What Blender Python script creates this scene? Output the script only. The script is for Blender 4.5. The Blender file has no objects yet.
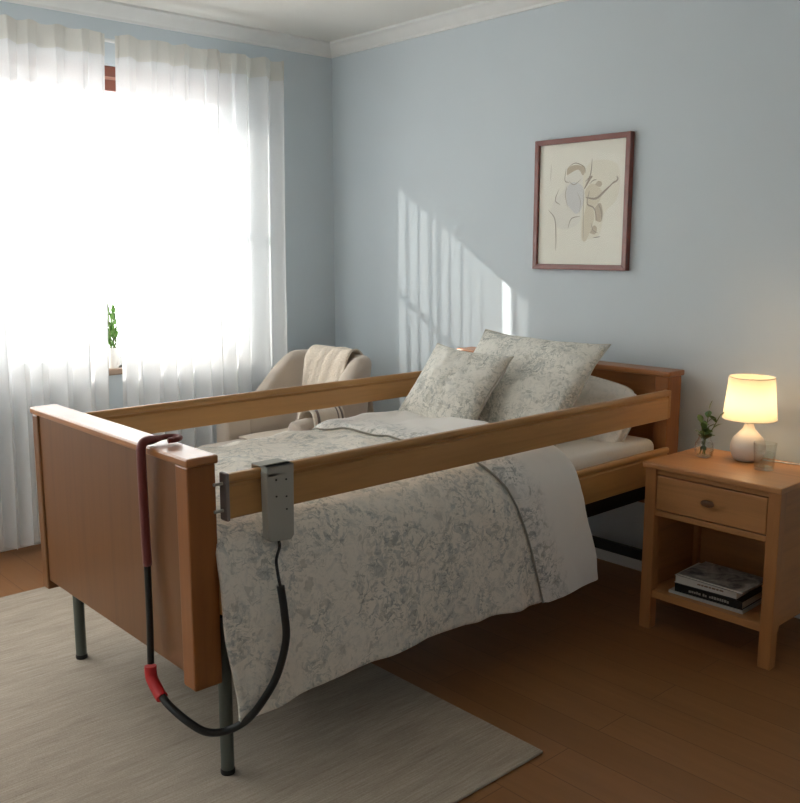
import bpy, bmesh, math, random
from mathutils import Vector, Matrix, noise
random.seed(7)
R = math.radians
scn = bpy.context.scene
C = scn.collection
# ------------------------------------------------------------------ helpers
BASE = {}
def thing(name, label, cat, loc=(0, 0, 0), rotz=0, group=None):
    o = bpy.data.objects.new(name, None); C.objects.link(o)
    o.empty_display_size = .1
    o.location = loc; o.rotation_euler = (0, 0, rotz)
    o['label'] = label; o['category'] = cat
    if group: o['group'] = group
    BASE[o.name] = Vector(loc)
    return o
def tag(o, label, cat, group=None):
    o['label'] = label; o['category'] = cat
    if group: o['group'] = group
    return o
def obj(name, bm, m, parent=None, smooth=False, local=False, auto=None, origin=None):
    """one mesh object; vertices are given in world space unless local"""
    bmesh.ops.recalc_face_normals(bm, faces=bm.faces)
    off = Vector((0, 0, 0))
    if parent is not None:
        off = BASE.get(parent.name, Vector((0, 0, 0)))
    elif origin is not None:
        off = Vector(origin)
    if not local and off.length > 0:
        for v in bm.verts: v.co -= off
    me = bpy.data.meshes.new(name)
    bm.to_mesh(me); bm.free()
    ms = m if isinstance(m, (list, tuple)) else [m]
    for x in ms: me.materials.append(x)
    o = bpy.data.objects.new(name, me); C.objects.link(o)
    if parent is not None:
        o.parent = parent
    elif origin is not None:
        o.location = origin
    BASE[o.name] = off
    if smooth:
        for p in me.polygons: p.use_smooth = True
        if auto is not None:
            me.set_sharp_from_angle(angle=R(auto))
    return o
def struct(name, bm, m, smooth=False):
    o = obj(name, bm, m, smooth=smooth); o['kind'] = 'structure'; return o
def B(): return bmesh.new()
def box(bm, x0, x1, y0, y1, z0, z1, bev=.003, seg=2):
    t = bmesh.new()
    bmesh.ops.create_cube(t, size=1)
    for v in t.verts:
        v.co = Vector(((x0+x1)/2 + v.co.x*(x1-x0), (y0+y1)/2 + v.co.y*(y1-y0), (z0+z1)/2 + v.co.z*(z1-z0)))
    if bev > 0:
        bev = min(bev, .45*min(abs(x1-x0), abs(y1-y0), abs(z1-z0)))
        bmesh.ops.bevel(t, geom=t.edges[:], offset=bev, segments=seg, affect='EDGES', profile=.5)
    me = bpy.data.meshes.new('t'); t.to_mesh(me); t.free()
    bm.from_mesh(me); bpy.data.meshes.remove(me)
    return bm
def lathe(bm, prof, cx, cy, cz, n=40, cap_lo=True, cap_hi=True):
    rings = []
    for r, z in prof:
        rings.append([bm.verts.new((cx+r*math.cos(2*math.pi*k/n), cy+r*math.sin(2*math.pi*k/n), cz+z)) for k in range(n)])
    for a, b in zip(rings, rings[1:]):
        for k in range(n):
            bm.faces.new((a[k], a[(k+1) % n], b[(k+1) % n], b[k]))
    if cap_lo: bm.faces.new(rings[0][::-1])
    if cap_hi: bm.faces.new(rings[-1])
    return bm
def cr(pts, per=8):
    """Catmull-Rom through points"""
    P = [Vector(p) for p in pts]
    P = [2*P[0]-P[1]] + P + [2*P[-1]-P[-2]]
    out = []
    for i in range(1, len(P)-2):
        for k in range(per):
            t = k/per
            a, b, c, d = P[i-1], P[i], P[i+1], P[i+2]
            out.append(.5*((2*b)+(c-a)*t+(2*a-5*b+4*c-d)*t*t+(3*b-a-3*c+d)*t**3))
    out.append(P[-2])
    return out
def tube(bm, pts, r, n=12, smooth=True, per=8, flat=1.0):
    P = cr(pts, per) if smooth else [Vector(p) for p in pts]
    rs = r if callable(r) else (lambda t: r)
    up = None; rings = []
    for i, p in enumerate(P):
        d = (P[min(i+1, len(P)-1)]-P[max(i-1, 0)]).normalized()
        if up is None:
            up = Vector((0, 0, 1)) if abs(d.z) < .9 else Vector((0, 1, 0))
        up = (up - d*up.dot(d)).normalized()
        s = d.cross(up)
        q = rs(i/max(1, len(P)-1))
        rings.append([bm.verts.new(p + (up*math.cos(2*math.pi*k/n)*flat + s*math.sin(2*math.pi*k/n))*q) for k in range(n)])
    for a, b in zip(rings, rings[1:]):
        for k in range(n):
            bm.faces.new((a[k], a[(k+1) % n], b[(k+1) % n], b[k]))
    bm.faces.new(rings[0][::-1]); bm.faces.new(rings[-1])
    return bm
def prism(bm, poly, axis, a, b):
    """closed polygon extruded along an axis; poly gives the two other coordinates in x,y,z order"""
    def put(p, q):
        if axis == 'y': return (p[0], q, p[1])
        if axis == 'x': return (q, p[0], p[1])
        return (p[0], p[1], q)
    A = [bm.verts.new(put(p, a)) for p in poly]; Bv = [bm.verts.new(put(p, b)) for p in poly]
    n = len(poly)
    bm.faces.new(A); bm.faces.new(Bv[::-1])
    for k in range(n):
        bm.faces.new((A[k], A[(k+1) % n], Bv[(k+1) % n], Bv[k]))
    return bm
def grid(bm, fn, nu, nv, uv=None):
    V = [[bm.verts.new(fn(i/nu, j/nv)) for j in range(nv+1)] for i in range(nu+1)]
    L = bm.loops.layers.uv.verify() if uv else None
    for i in range(nu):
        for j in range(nv):
            f = bm.faces.new((V[i][j], V[i+1][j], V[i+1][j+1], V[i][j+1]))
            if L:
                for l, (a, b) in zip(f.loops, ((i, j), (i+1, j), (i+1, j+1), (i, j+1))):
                    l[L].uv = (a/nu, b/nv)
    return V
def solidify(o, t, off=-1):
    m = o.modifiers.new('thickness', 'SOLIDIFY'); m.thickness = t; m.offset = off
def N(*p): return noise.noise(Vector((tuple(p)+(0.37, 0.71))[:3]))
def lerp_tab(tab, x):
    if x <= tab[0][0]: return tab[0][1]
    for (a, b), (c, d) in zip(tab, tab[1:]):
        if x <= c: return b+(d-b)*(x-a)/(c-a)
    return tab[-1][1]
def sstep(a, b, x):
    t = max(0, min(1, (x-a)/(b-a))); return t*t*(3-2*t)
# ------------------------------------------------------------------ materials
def s2l(r, g, b):
    f = lambda c: (c/255/12.92) if c/255 <= .04045 else ((c/255+.055)/1.055)**2.4
    return (f(r), f(g), f(b), 1)
class NT:
    def __init__(s, name):
        s.m = bpy.data.materials.new(name); s.m.use_nodes = True
        s.t = s.m.node_tree; s.t.nodes.clear()
        s.out = s.n('ShaderNodeOutputMaterial')
    def n(s, typ, **kw):
        x = s.t.nodes.new(typ)
        for k, v in kw.items():
            if k.startswith('i_'):
                x.inputs[k[2:].replace('_', ' ')].default_value = v
            else: setattr(x, k, v)
        return x
    def l(s, a, b): s.t.links.new(a, b)
    def co(s, kind='Object', scale=(1, 1, 1), rot=(0, 0, 0), loc=(0, 0, 0)):
        c = s.n('ShaderNodeTexCoord'); mp = s.n('ShaderNodeMapping')
        mp.inputs['Scale'].default_value = scale; mp.inputs['Rotation'].default_value = rot; mp.inputs['Location'].default_value = loc
        s.l(c.outputs[kind], mp.inputs[0]); return mp.outputs[0]
    def noise(s, vec, scale, detail=3, rough=.5, dist=0):
        x = s.n('ShaderNodeTexNoise'); x.inputs['Scale'].default_value = scale; x.inputs['Detail'].default_value = detail
        x.inputs['Roughness'].default_value = rough; x.inputs['Distortion'].default_value = dist
        s.l(vec, x.inputs['Vector']); return x
    def ramp(s, fac, stops, interp='LINEAR'):
        x = s.n('ShaderNodeValToRGB'); x.color_ramp.interpolation = interp
        e = x.color_ramp.elements
        while len(e) < len(stops): e.new(.5)
        for i, (p, c) in enumerate(stops):
            e[i].position = p; e[i].color = c if len(c) == 4 else (*c, 1)
        s.l(fac, x.inputs[0]); return x.outputs[0]
    def mix(s, fac, a, b, mode='MIX'):
        x = s.n('ShaderNodeMix', data_type='RGBA', blend_type=mode)
        for v, i in ((fac, 0), (a, 6), (b, 7)):
            if hasattr(v, 'links'): s.l(v, x.inputs[i])
            else: x.inputs[i].default_value = v
        return x.outputs[2]
    def math(s, op, a, b=None):
        x = s.n('ShaderNodeMath', operation=op)
        for v, i in ((a, 0), (b, 1)):
            if v is None: continue
            if hasattr(v, 'links'): s.l(v, x.inputs[i])
            else: x.inputs[i].default_value = v
        return x.outputs[0]
    def bsdf(s, col, rough=.5, bump=None, bstr=.2, bdist=.01, **kw):
        p = s.n('ShaderNodeBsdfPrincipled')
        if hasattr(col, 'links'): s.l(col, p.inputs['Base Color'])
        else: p.inputs['Base Color'].default_value = col
        if hasattr(rough, 'links'): s.l(rough, p.inputs['Roughness'])
        else: p.inputs['Roughness'].default_value = rough
        for k, v in kw.items(): p.inputs[k.replace('_', ' ')].default_value = v
        if bump is not None:
            b = s.n('ShaderNodeBump'); b.inputs['Strength'].default_value = bstr; b.inputs['Distance'].default_value = bdist
            s.l(bump, b.inputs['Height']); s.l(b.outputs[0], p.inputs['Normal'])
        s.l(p.outputs[0], s.out.inputs[0]); return p
def plain(name, rgb, rough=.5, **kw):
    t = NT(name); v = t.co()
    n = t.noise(v, 14, 4)
    c = t.mix(n.outputs['Fac'], tuple(x*.95 for x in s2l(*rgb)[:3])+(1,), tuple(min(1, x*1.05) for x in s2l(*rgb)[:3])+(1,))
    t.bsdf(c, rough, **kw); return t.m
def wood(name, rgb, axis='y', rough=.38, var=.3, coat=0.15):
    t = NT(name)
    st = {'x': (1.4, 22, 22), 'y': (22, 1.4, 22), 'z': (22, 22, 1.4)}[axis]
    v = t.co(scale=st)
    n1 = t.noise(v, 1.0, 5, .6, .6); n2 = t.noise(t.co(scale=tuple(x*5 for x in st)), 1, 2)
    b = s2l(*rgb)
    d = tuple(x*(1-var) for x in b[:3])+(1,); h = tuple(min(1, x*(1+var*.55)) for x in b[:3])+(1,)
    c = t.ramp(n1.outputs['Fac'], [(.3, d), (.5, b), (.72, h)])
    c = t.mix(t.math('MULTIPLY', n2.outputs['Fac'], .25), c, d)
    t.bsdf(c, rough, bump=n2.outputs['Fac'], bstr=.08, bdist=.002, Coat_Weight=coat, Coat_Roughness=.25); return t.m
def floral(name, base, marks, scale=1.0, fade_uv=False, amount=1.0):
    """off white cotton printed with blurred leaf and flower blotches"""
    t = NT(name)
    v0 = t.co(scale=(scale,)*3)
    wob = t.noise(v0, 14, 4); wv = t.n('ShaderNodeVectorMath', operation='MULTIPLY_ADD')
    t.l(wob.outputs['Color'], wv.inputs[0]); wv.inputs[1].default_value = (.09, .09, .09); t.l(v0, wv.inputs[2])
    col = s2l(*base)
    fm = None
    if fade_uv:
        uv = t.n('ShaderNodeUVMap'); sx = t.n('ShaderNodeSeparateXYZ'); t.l(uv.outputs[0], sx.inputs[0])
        f_ = t.n('ShaderNodeMapRange'); t.l(t.math('ADD', sx.outputs[0], t.math('MULTIPLY', t.math('SUBTRACT', wob.outputs['Fac'], .5), .3)), f_.inputs[0])
        f_.inputs[1].default_value = .2; f_.inputs[2].default_value = .42; f_.inputs[3].default_value = 1; f_.inputs[4].default_value = 0
        fm = f_.outputs[0]
    def ss(x, a, b, hi=1.0):
        m = t.n('ShaderNodeMapRange', interpolation_type='SMOOTHSTEP'); t.l(x, m.inputs[0])
        m.inputs[1].default_value = a; m.inputs[2].default_value = b; m.inputs[3].default_value = 0; m.inputs[4].default_value = hi
        return m.outputs[0]
    def at(i, st):
        mp = t.n('ShaderNodeMapping'); mp.inputs['Scale'].default_value = st
        mp.inputs['Rotation'].default_value = (.7*i+.4, .5*i+.3, .9*i); mp.inputs['Location'].default_value = (i*3.1, i*1.7, i*.9)
        t.l(wv.outputs[0], mp.inputs[0]); return mp.outputs[0]
    cur = col
    clus = ss(t.noise(at(1, (1, 1, 1)), 6.5, 2).outputs['Fac'], .36, .60)
    def lay(fac, mi, masked=True):
        global_f = t.math('MULTIPLY', fac, amount)
        if masked: global_f = t.math('MULTIPLY', global_f, t.math('ADD', t.math('MULTIPLY', clus, .75), .25))
        if fm is not None: global_f = t.math('MULTIPLY', global_f, fm)
        return t.mix(global_f, cur, s2l(*marks[mi % len(marks)]))
    cur = lay(ss(t.noise(at(2, (1, 1.5, 1.2)), 16, 3, .55, .6).outputs['Fac'], .50, .64, .55), 1)
    cur = lay(ss(t.noise(at(3, (1.6, 1, 1)), 26, 3, .6, 1.0).outputs['Fac'], .54, .63, .62), 0)
    cur = lay(ss(t.noise(at(4, (1, 1, 1.7)), 34, 2, .5, 1.2).outputs['Fac'], .57, .66, .6), 3)
    cur = lay(ss(t.noise(at(5, (1.2, 1, 1)), 20, 2, .5, .8).outputs['Fac'], .58, .68, .5), 2, False)
    ln = t.math('ABSOLUTE', t.math('SUBTRACT', t.noise(at(6, (1, 1, 1)), 22, 3, .5, .7).outputs['Fac'], .5))
    cur = lay(ss(t.math('SUBTRACT', .03, ln), 0, .025, .32), 3)
    weave = t.noise(t.co(scale=(1, 1, 1)), 260, 2)
    fold = t.noise(t.co(scale=(1, 1, 1)), 12, 3, .5, .8)
    h = t.math('ADD', t.math('MULTIPLY', weave.outputs['Fac'], .12), fold.outputs['Fac'])
    t.bsdf(cur, .85, bump=h, bstr=.3, bdist=.012, Sheen_Weight=.15); return t.m
def cloth(name, rgb, scale=200, bstr=.3, rough=.9, folds=.0, var=.12):
    t = NT(name); v = t.co()
    n = t.noise(v, scale, 3, .6); n2 = t.noise(v, 9, 3, .5, .5)
    b = s2l(*rgb)
    c = t.mix(n.outputs['Fac'], tuple(x*(1-var) for x in b[:3])+(1,), tuple(min(1, x*(1+var)) for x in b[:3])+(1,))
    h = t.math('ADD', n.outputs['Fac'], t.math('MULTIPLY', n2.outputs['Fac'], folds))
    t.bsdf(c, rough, bump=h, bstr=bstr, bdist=.006, Sheen_Weight=.2); return t.m
def metal(name, rgb, rough=.35, met=1.0):
    t = NT(name); v = t.co(); n = t.noise(v, 30, 3)
    r = t.math('ADD', t.math('MULTIPLY', n.outputs['Fac'], .15), rough-.07)
    t.bsdf(s2l(*rgb), r, Metallic=met); return t.m
def clear(name, tint=(1, 1, 1), refl=.08, rough=.02, pw=5):
    t = NT(name)
    a = t.n('ShaderNodeBsdfTransparent'); a.inputs[0].default_value = (*tint, 1)
    g = t.n('ShaderNodeBsdfGlossy'); g.inputs['Roughness'].default_value = rough
    fr = t.n('ShaderNodeLayerWeight'); fr.inputs[0].default_value = .5
    m = t.n('ShaderNodeMixShader')
    t.l(t.math('ADD', t.math('MULTIPLY', t.math('POWER', fr.outputs[1], pw), .9), refl*.4), m.inputs[0]); t.l(a.outputs[0], m.inputs[1]); t.l(g.outputs[0], m.inputs[2])
    t.l(m.outputs[0], t.out.inputs[0]); return t.m
def sheer(name, rgb, through=.3, glow=.5):
    t = NT(name)
    v = t.co(scale=(1, 1, 1)); n = t.noise(v, 300, 2)
    tr = t.n('ShaderNodeBsdfTransparent'); tr.inputs[0].default_value = (1, 1, 1, 1)
    tl = t.n('ShaderNodeBsdfTranslucent'); tl.inputs[0].default_value = s2l(*rgb)
    df = t.n('ShaderNodeBsdfDiffuse'); df.inputs[0].default_value = s2l(*rgb)
    m1 = t.n('ShaderNodeMixShader'); m1.inputs[0].default_value = glow
    t.l(df.outputs[0], m1.inputs[1]); t.l(tl.outputs[0], m1.inputs[2])
    m2 = t.n('ShaderNodeMixShader')
    t.l(t.math('ADD', t.math('MULTIPLY', n.outputs['Fac'], .1), 1-through-.05), m2.inputs[0])
    t.l(tr.outputs[0], m2.inputs[1]); t.l(m1.outputs[0], m2.inputs[2]); t.l(m2.outputs[0], t.out.inputs[0]); return t.m
def emit(name, rgb, s):
    t = NT(name); e = t.n('ShaderNodeEmission'); e.inputs[0].default_value = s2l(*rgb); e.inputs[1].default_value = s
    t.l(e.outputs[0], t.out.inputs[0]); return t.m

def wall_mat(name, rgb):
    t = NT(name); v = t.co(); n = t.noise(v, 3, 4); n2 = t.noise(v, 160, 3)
    b = s2l(*rgb)
    c = t.mix(n.outputs['Fac'], tuple(x*.97 for x in b[:3])+(1,), tuple(x*1.03 for x in b[:3])+(1,))
    t.bsdf(c, .72, bump=n2.outputs['Fac'], bstr=.06, bdist=.002); return t.m
def floor_mat():
    t = NT('oak_floor'); v = t.co()
    br = t.n('ShaderNodeTexBrick'); br.offset = .37; br.squash = 1
    br.inputs['Scale'].default_value = 1; br.inputs['Brick Width'].default_value = 1.5; br.inputs['Row Height'].default_value = .145
    br.inputs['Mortar Size'].default_value = .0016; br.inputs['Bias'].default_value = 0
    br.inputs['Color1'].default_value = s2l(160, 111, 68); br.inputs['Color2'].default_value = s2l(150, 102, 60); br.inputs['Mortar'].default_value = s2l(112, 72, 42)
    t.l(v, br.inputs['Vector'])
    g = t.noise(t.co(scale=(1.3, 18, 1)), 1.2, 6, .62, .8)
    c = t.mix(t.ramp(g.outputs['Fac'], [(.3, (0, 0, 0)), (.75, (1, 1, 1))]), s2l(130, 87, 50), br.outputs['Color'], 'MIX')
    c = t.mix(.55, br.outputs['Color'], c)
    t.bsdf(c, .42, bump=br.outputs['Fac'], bstr=-.15, bdist=.002, Coat_Weight=.08); return t.m
def rug_mat():
    t = NT('woven_wool')
    a = t.noise(t.co(scale=(110, 5, 1)), 1.5, 4, .6); b = t.noise(t.co(), 240, 2); c0 = t.noise(t.co(scale=(9, 1.2, 1)), 2.2, 4, .6)
    f = t.math('ADD', t.math('MULTIPLY', a.outputs['Fac'], .6), t.math('ADD', t.math('MULTIPLY', b.outputs['Fac'], .3), t.math('MULTIPLY', c0.outputs['Fac'], .35)))
    c = t.ramp(f, [(.35, s2l(142, 129, 113)), (.62, s2l(174, 161, 145)), (.85, s2l(197, 185, 170))])
    t.bsdf(c, .95, bump=f, bstr=.5, bdist=.008); return t.m
M = {}
M['wall'] = wall_mat('blue_grey_paint', (204, 214, 220))
M['white_paint'] = wall_mat('white_paint', (232, 231, 226))
M['trimw'] = plain('white_trim', (228, 229, 227), .5)
M['floor'] = floor_mat()
M['rug'] = rug_mat()
M['wood_x'] = wood('bed_wood_across', (162, 102, 52), 'x')
M['wood_y'] = wood('bed_wood_along', (186, 138, 82), 'y', var=.22)
M['wood_z'] = wood('bed_wood_upright', (148, 90, 42), 'z')
M['foot_z'] = wood('footboard_wood_shaded', (120, 77, 39), 'z', var=.14, rough=.42)  # bed wood darkened: the shade on the footboard is put into its colour
M['cap'] = wood('cap_wood', (178, 118, 70), 'x', rough=.28, coat=.5)
M['ns_x'] = wood('nightstand_wood', (190, 134, 82), 'x', var=.22)
M['ns_z'] = wood('nightstand_leg_wood', (182, 124, 74), 'z', var=.22)
M['ns_y'] = wood('nightstand_side_wood', (180, 124, 74), 'y', var=.22)
M['knob'] = wood('knob_wood', (112, 72, 40), 'x')
M['steel'] = metal('dark_grey_steel', (98, 104, 98), .5, .5)
M['black_steel'] = plain('black_steel', (22, 23, 24), .5)
M['alu'] = metal('grey_aluminium', (168, 166, 156), .55, .05)
M['gcap'] = plain('grey_end_cap', (122, 114, 112), .5)
M['rubber'] = plain('black_rubber', (22, 22, 22), .45)
M['red'] = plain('red_plastic', (196, 38, 42), .4)
M['maroon'] = cloth('maroon_sleeve', (118, 50, 46), 180, .2, .6)
M['floral'] = floral('floral_duvet_cotton', (236, 229, 217), [(134, 144, 146), (152, 160, 160), (164, 160, 148), (124, 128, 120)], 1.3, amount=.85)
M['floral_c'] = floral('floral_cushion_cotton', (233, 230, 221), [(140, 148, 148), (156, 160, 156), (156, 154, 140), (122, 128, 118)], 1.35, amount=.85)
M['flap'] = floral('white_cotton_reverse', (238, 234, 228), [(128, 138, 140), (142, 150, 150), (152, 150, 138), (120, 124, 116)], 1.2, True)
M['sheet'] = cloth('white_sheet', (226, 220, 210), 220, .12, .9, 1.2, .03)
M['pillow'] = floral('pale_pillow_cotton', (232, 226, 217), [(196, 196, 190), (190, 192, 186), (200, 196, 188), (184, 184, 178)], .9, amount=.55)
M['piping'] = cloth('grey_piping', (150, 146, 134), 200, .1)
M['seam'] = cloth('cotton_seam', (196, 192, 180), 200, .1)
M['chair'] = cloth('beige_upholstery', (188, 176, 163), 260, .25, .9, .5, .08)
M['knit'] = cloth('knitted_wool', (212, 200, 184), 95, .9, .95, .3, .16)
M['throw'] = cloth('woven_throw', (214, 203, 188), 150, .6, .95, .3, .1)
M['stripe'] = cloth('throw_stripe', (112, 98, 92), 150, .4)
M['chairleg'] = wood('chair_leg_wood', (120, 80, 50), 'z')
M['ceramic'] = plain('white_ceramic', (226, 220, 212), .35)
M['ceramic2'] = plain('white_pot_glaze', (236, 234, 230), .35)
M['shade'] = sheer('lamp_shade_linen', (228, 216, 194), -.06, .45)
M['bulb'] = emit('warm_bulb', (255, 218, 170), 42)
M['glass'] = clear('clear_glass', (.965, .975, .965), .16, .02, 3)
M['pane'] = clear('window_pane', (.98, .99, .99), .02)
M['water'] = clear('water', (.965, .965, .93), .08, .02, 4)
M['leaf'] = plain('leaf_green', (78, 106, 54), .45)
M['leaf2'] = plain('bright_leaf_green', (96, 140, 62), .45)
M['stem'] = plain('stem_green', (96, 112, 58), .5)
M['soil'] = plain('soil', (58, 44, 34), .9)
M['frame'] = wood('mahogany_frame', (126, 66, 56), 'x', .3, .2, .3)
M['paper'] = plain('cream_paper', (246, 240, 228), .8)
M['redwood'] = wood('red_brown_window_wood', (128, 70, 52), 'y', .4, .2)
M['sillw'] = wood('sill_wood', (140, 116, 96), 'y', .4, .2)
M['curtain'] = sheer('sheer_voile', (244, 245, 246), .15, .40)
M['heading'] = sheer('curtain_heading', (232, 231, 225), .1, .5)
M['pages'] = plain('page_paper', (214, 206, 190), .8)
M['bk_black'] = plain('black_book_cloth', (24, 24, 24), .45)
M['bk_white'] = plain('white_book_cover', (226, 222, 214), .45)
M['bk_grey'] = plain('pale_grey_magazine', (190, 192, 188), .4)
M['ink'] = plain('pale_spine_ink', (170, 168, 160), .6)
M['brown_ink'] = plain('brown_print', (150, 118, 92), .6)
def photo_cover():
    t = NT('grey_photo_cover'); n = t.noise(t.co(), 14, 4, .6, 1)
    t.bsdf(t.ramp(n.outputs['Fac'], [(.35, s2l(60, 60, 60)), (.5, s2l(150, 148, 142)), (.7, s2l(210, 206, 198))]), .35); return t.m
M['bk_photo'] = photo_cover()
# ------------------------------------------------------------------ room
X0, Y1, XR, YF, CE = -4.43, 3.48, 1.1, -1.3, 2.615
WY0, WY1, WZ0, WZ1 = -1.1, 2.81, .84, 2.215
struct('floor', box(B(), X0-.15, XR+.1, YF-.1, Y1+.1, -.1, 0, 0), M['floor'])
struct('ceiling', box(B(), X0-.15, XR+.1, YF-.1, Y1+.1, CE, CE+.1, 0), M['white_paint'])
struct('wall_back', box(B(), X0-.15, XR+.1, Y1, Y1+.1, 0, CE, 0), M['wall'])
struct('wall_right', box(B(), XR, XR+.1, YF, Y1, 0, CE, 0), M['wall'])
QX0, QX1, QZ0, QZ1 = -4.25, -3.0, 1.3, 2.5  # opening added in the unseen front wall to let in fill light
bm = B(); box(bm, X0-.15, QX0, YF-.1, YF, 0, CE, 0); box(bm, QX1, XR+.1, YF-.1, YF, 0, CE, 0)
box(bm, QX0, QX1, YF-.1, YF, 0, QZ0, 0); box(bm, QX0, QX1, YF-.1, YF, QZ1, CE, 0)
struct('wall_front', bm, M['wall'])
# added unseen block outside: shades the fill opening and part of the left window
struct('sun_blocker', box(B(), X0-2.7, X0-.19, -9, YF-.12, -.1, 6, 0), M['white_paint'])
bm = B(); xo = X0-.17
box(bm, xo, X0, YF, WY0, 0, CE, 0); box(bm, xo, X0, WY1, Y1, 0, CE, 0)
box(bm, xo, X0, WY0, WY1, 0, WZ0, 0); box(bm, xo, X0, WY0, WY1, WZ1+.12, CE, 0)
struct('wall_left', bm, M['wall'])
# cornice: stepped cove running round the two visible walls
cov = [(0, -.072), (.012, -.072), (.016, -.06), (.03, -.05), (.045, -.028), (.062, -.016), (.07, -.012), (.07, 0), (0, 0)]
struct('trim_1', prism(B(), [(X0+a, CE+b) for a, b in cov], 'y', YF, Y1), M['trimw'], True).data.set_sharp_from_angle(angle=R(35))
struct('trim_2', prism(B(), [(Y1-a, CE+b) for a, b in cov], 'x', X0, XR), M['trimw'], True).data.set_sharp_from_angle(angle=R(35))
struct('baseboard_back', box(B(), X0, XR, Y1-.015, Y1, 0, .075, .004), M['trimw'])
struct('baseboard_left', box(B(), X0, X0+.015, YF, Y1-.015, 0, .075, .004), M['trimw'])
# window: white casements, red-brown head, wooden sill
w = bpy.data.objects.new('window_1', None); C.objects.link(w); w['kind'] = 'structure'
w.location = (X0-.07, (WY0+WY1)/2, WZ0); BASE[w.name] = Vector(w.location)
fx0, fx1 = X0-.13, X0-.07
bm = B()
box(bm, fx0, fx1, WY0, WY0+.05, WZ0, WZ1); box(bm, fx0, fx1, WY1-.05, WY1, WZ0, WZ1)
box(bm, fx0, fx1, WY0, WY1, WZ0, WZ0+.05); box(bm, fx0, fx1, 1.46, 1.54, WZ0, WZ1); box(bm, fx0, fx1, .11, .19, WZ0, WZ1)
obj('window_frame', bm, M['trimw'], w)
bm = B(); box(bm, fx0, fx1+.03, WY0, WY1, WZ1, WZ1+.055, .004); box(bm, fx0, fx1+.03, WY0, WY1, WZ1+.07, WZ1+.12, .004)
obj('window_head', bm, M['redwood'], w)
obj('head_bead', box(B(), fx0, fx1+.024, WY0, WY1, WZ1+.05, WZ1+.072, .002), plain('rosy_bead', (190, 140, 122), .5), w)
bm = B(); box(bm, fx0+.015, fx1-.015, WY0+.05, .11, 1.61, 1.64); box(bm, fx0+.015, fx1-.015, .19, 1.46, 1.61, 1.64); box(bm, fx0+.015, fx1-.015, 1.54, WY1-.05, 1.61, 1.64)
obj('transom', bm, M['trimw'], w)
for a, b in ((WY0+.05, .11), (.19, 1.46), (1.54, WY1-.05)):
    obj('glass_pane', box(B(), fx0+.028, fx0+.033, a, b, WZ0+.05, WZ1, 0), M['pane'], w)
obj('window_sill', box(B(), X0-.17, X0+.045, WY0-.03, WY1+.02, WZ0-.032, WZ0, .006), M['sillw'], w)

w2 = bpy.data.objects.new('added_fill_window', None); C.objects.link(w2); w2['kind'] = 'structure'  # unseen window added behind the camera to brighten the room
w2.location = ((QX0+QX1)/2, YF-.05, QZ0); BASE[w2.name] = Vector(w2.location)
bm = B()
for k in range(2):
    xx = QX0+(QX1-QX0-.05)*k; box(bm, xx, xx+.05, YF-.08, YF-.03, QZ0, QZ1)
box(bm, QX0, QX1, YF-.08, YF-.03, QZ0, QZ0+.05); box(bm, QX0, QX1, YF-.08, YF-.03, QZ1-.05, QZ1)
obj('window_frame', bm, M['trimw'], w2)
if 1:
    obj('glass_pane', box(B(), QX0+.05, QX1-.05, YF-.057, YF-.053, QZ0+.05, QZ1-.05, 0), M['pane'], w2)
# ------------------------------------------------------------------ curtains
def yL(z): return 2.012 - .062*(2.3-z)/1.5
def yR(z): return 2.066 - .044*(2.3-z)/1.5
def curtain(name, label, side, ya, yb, npl, seed):
    t = thing(name, label, 'curtain', (-4.31, (ya+yb)/2, .02), group=None)
    rnd = random.Random(seed)
    ph = [0]
    for k in range(npl*2): ph.append(ph[-1]+rnd.uniform(.6, 1.45))
    tot = ph[-1]
    amp = [rnd.uniform(.55, 1.15) for k in range(npl*2+2)]
    def pos(u, v, off=0):
        z = .045 + 2.405*v + .006*math.sin(u*40+seed)
        a, b = ya, yb
        if side == 'L': b = yL(z)
        else:
            a = yR(z); b = yb - .016*(1-v) - .02*math.sin(v*3.0)*(1-v)
        d = u*tot
        k = 0
        while k < len(ph)-2 and ph[k+1] < d: k += 1
        f = (d-ph[k])/(ph[k+1]-ph[k])
        s = math.sin(math.pi*f)*(1 if k % 2 else -1)*amp[k]
        A = (.046 if side == 'R' else .044)*(.8+.25*(1-v)) * (1-.55*sstep(.93, 1, v))
        eg = sstep(0, .045, (1-u) if side == 'L' else u)
        A *= eg
        drift = .012*N(u*6, v*1.7, seed)
        y = a+(b-a)*u + .5*A*math.sin(2*math.pi*f)*.55*amp[k]*(sstep(0, .02, u)*sstep(0, .02, 1-u)) + drift*(sstep(0, .06, u)*sstep(0, .06, 1-u))
        x = -4.305 + A*s + .010*N(u*9, v*2.2, seed+5)*eg + off
        return Vector((x, y, z))
    bm = B(); grid(bm, lambda u, v: pos(u, v), npl*16, 60)
    obj('voile', bm, M['curtain'], t, True)
    bm = B(); grid(bm, lambda u, v: pos(u, .958+.042*v, .004), npl*16, 4)
    obj('heading_tape', bm, M['heading'], t, True)
    return t
curtain('sheer_curtain', 'white sheer curtain panel left of the plant gap, at the left edge of the photo', 'L', 1.2, 2.0, 8, 3)
curtain('sheer_curtain', 'white sheer curtain panel between the plant gap and the room corner', 'R', 2.06, 3.045, 10, 11)
t = thing('curtain_rail', 'slim white curtain rail above the window behind the curtain headings', 'curtain rail', (-4.36, 1.4, 2.42))
obj('rod', tube(B(), [(-4.362, -1.22, 2.43), (-4.362, 3.06, 2.43)], .009, 12, False), M['trimw'], t, True, auto=40)
for y in (-1.1, .3, 3.02):
    obj('bracket', box(B(), X0, -4.35, y-.01, y+.01, 2.42, 2.44), M['trimw'], t)
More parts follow.
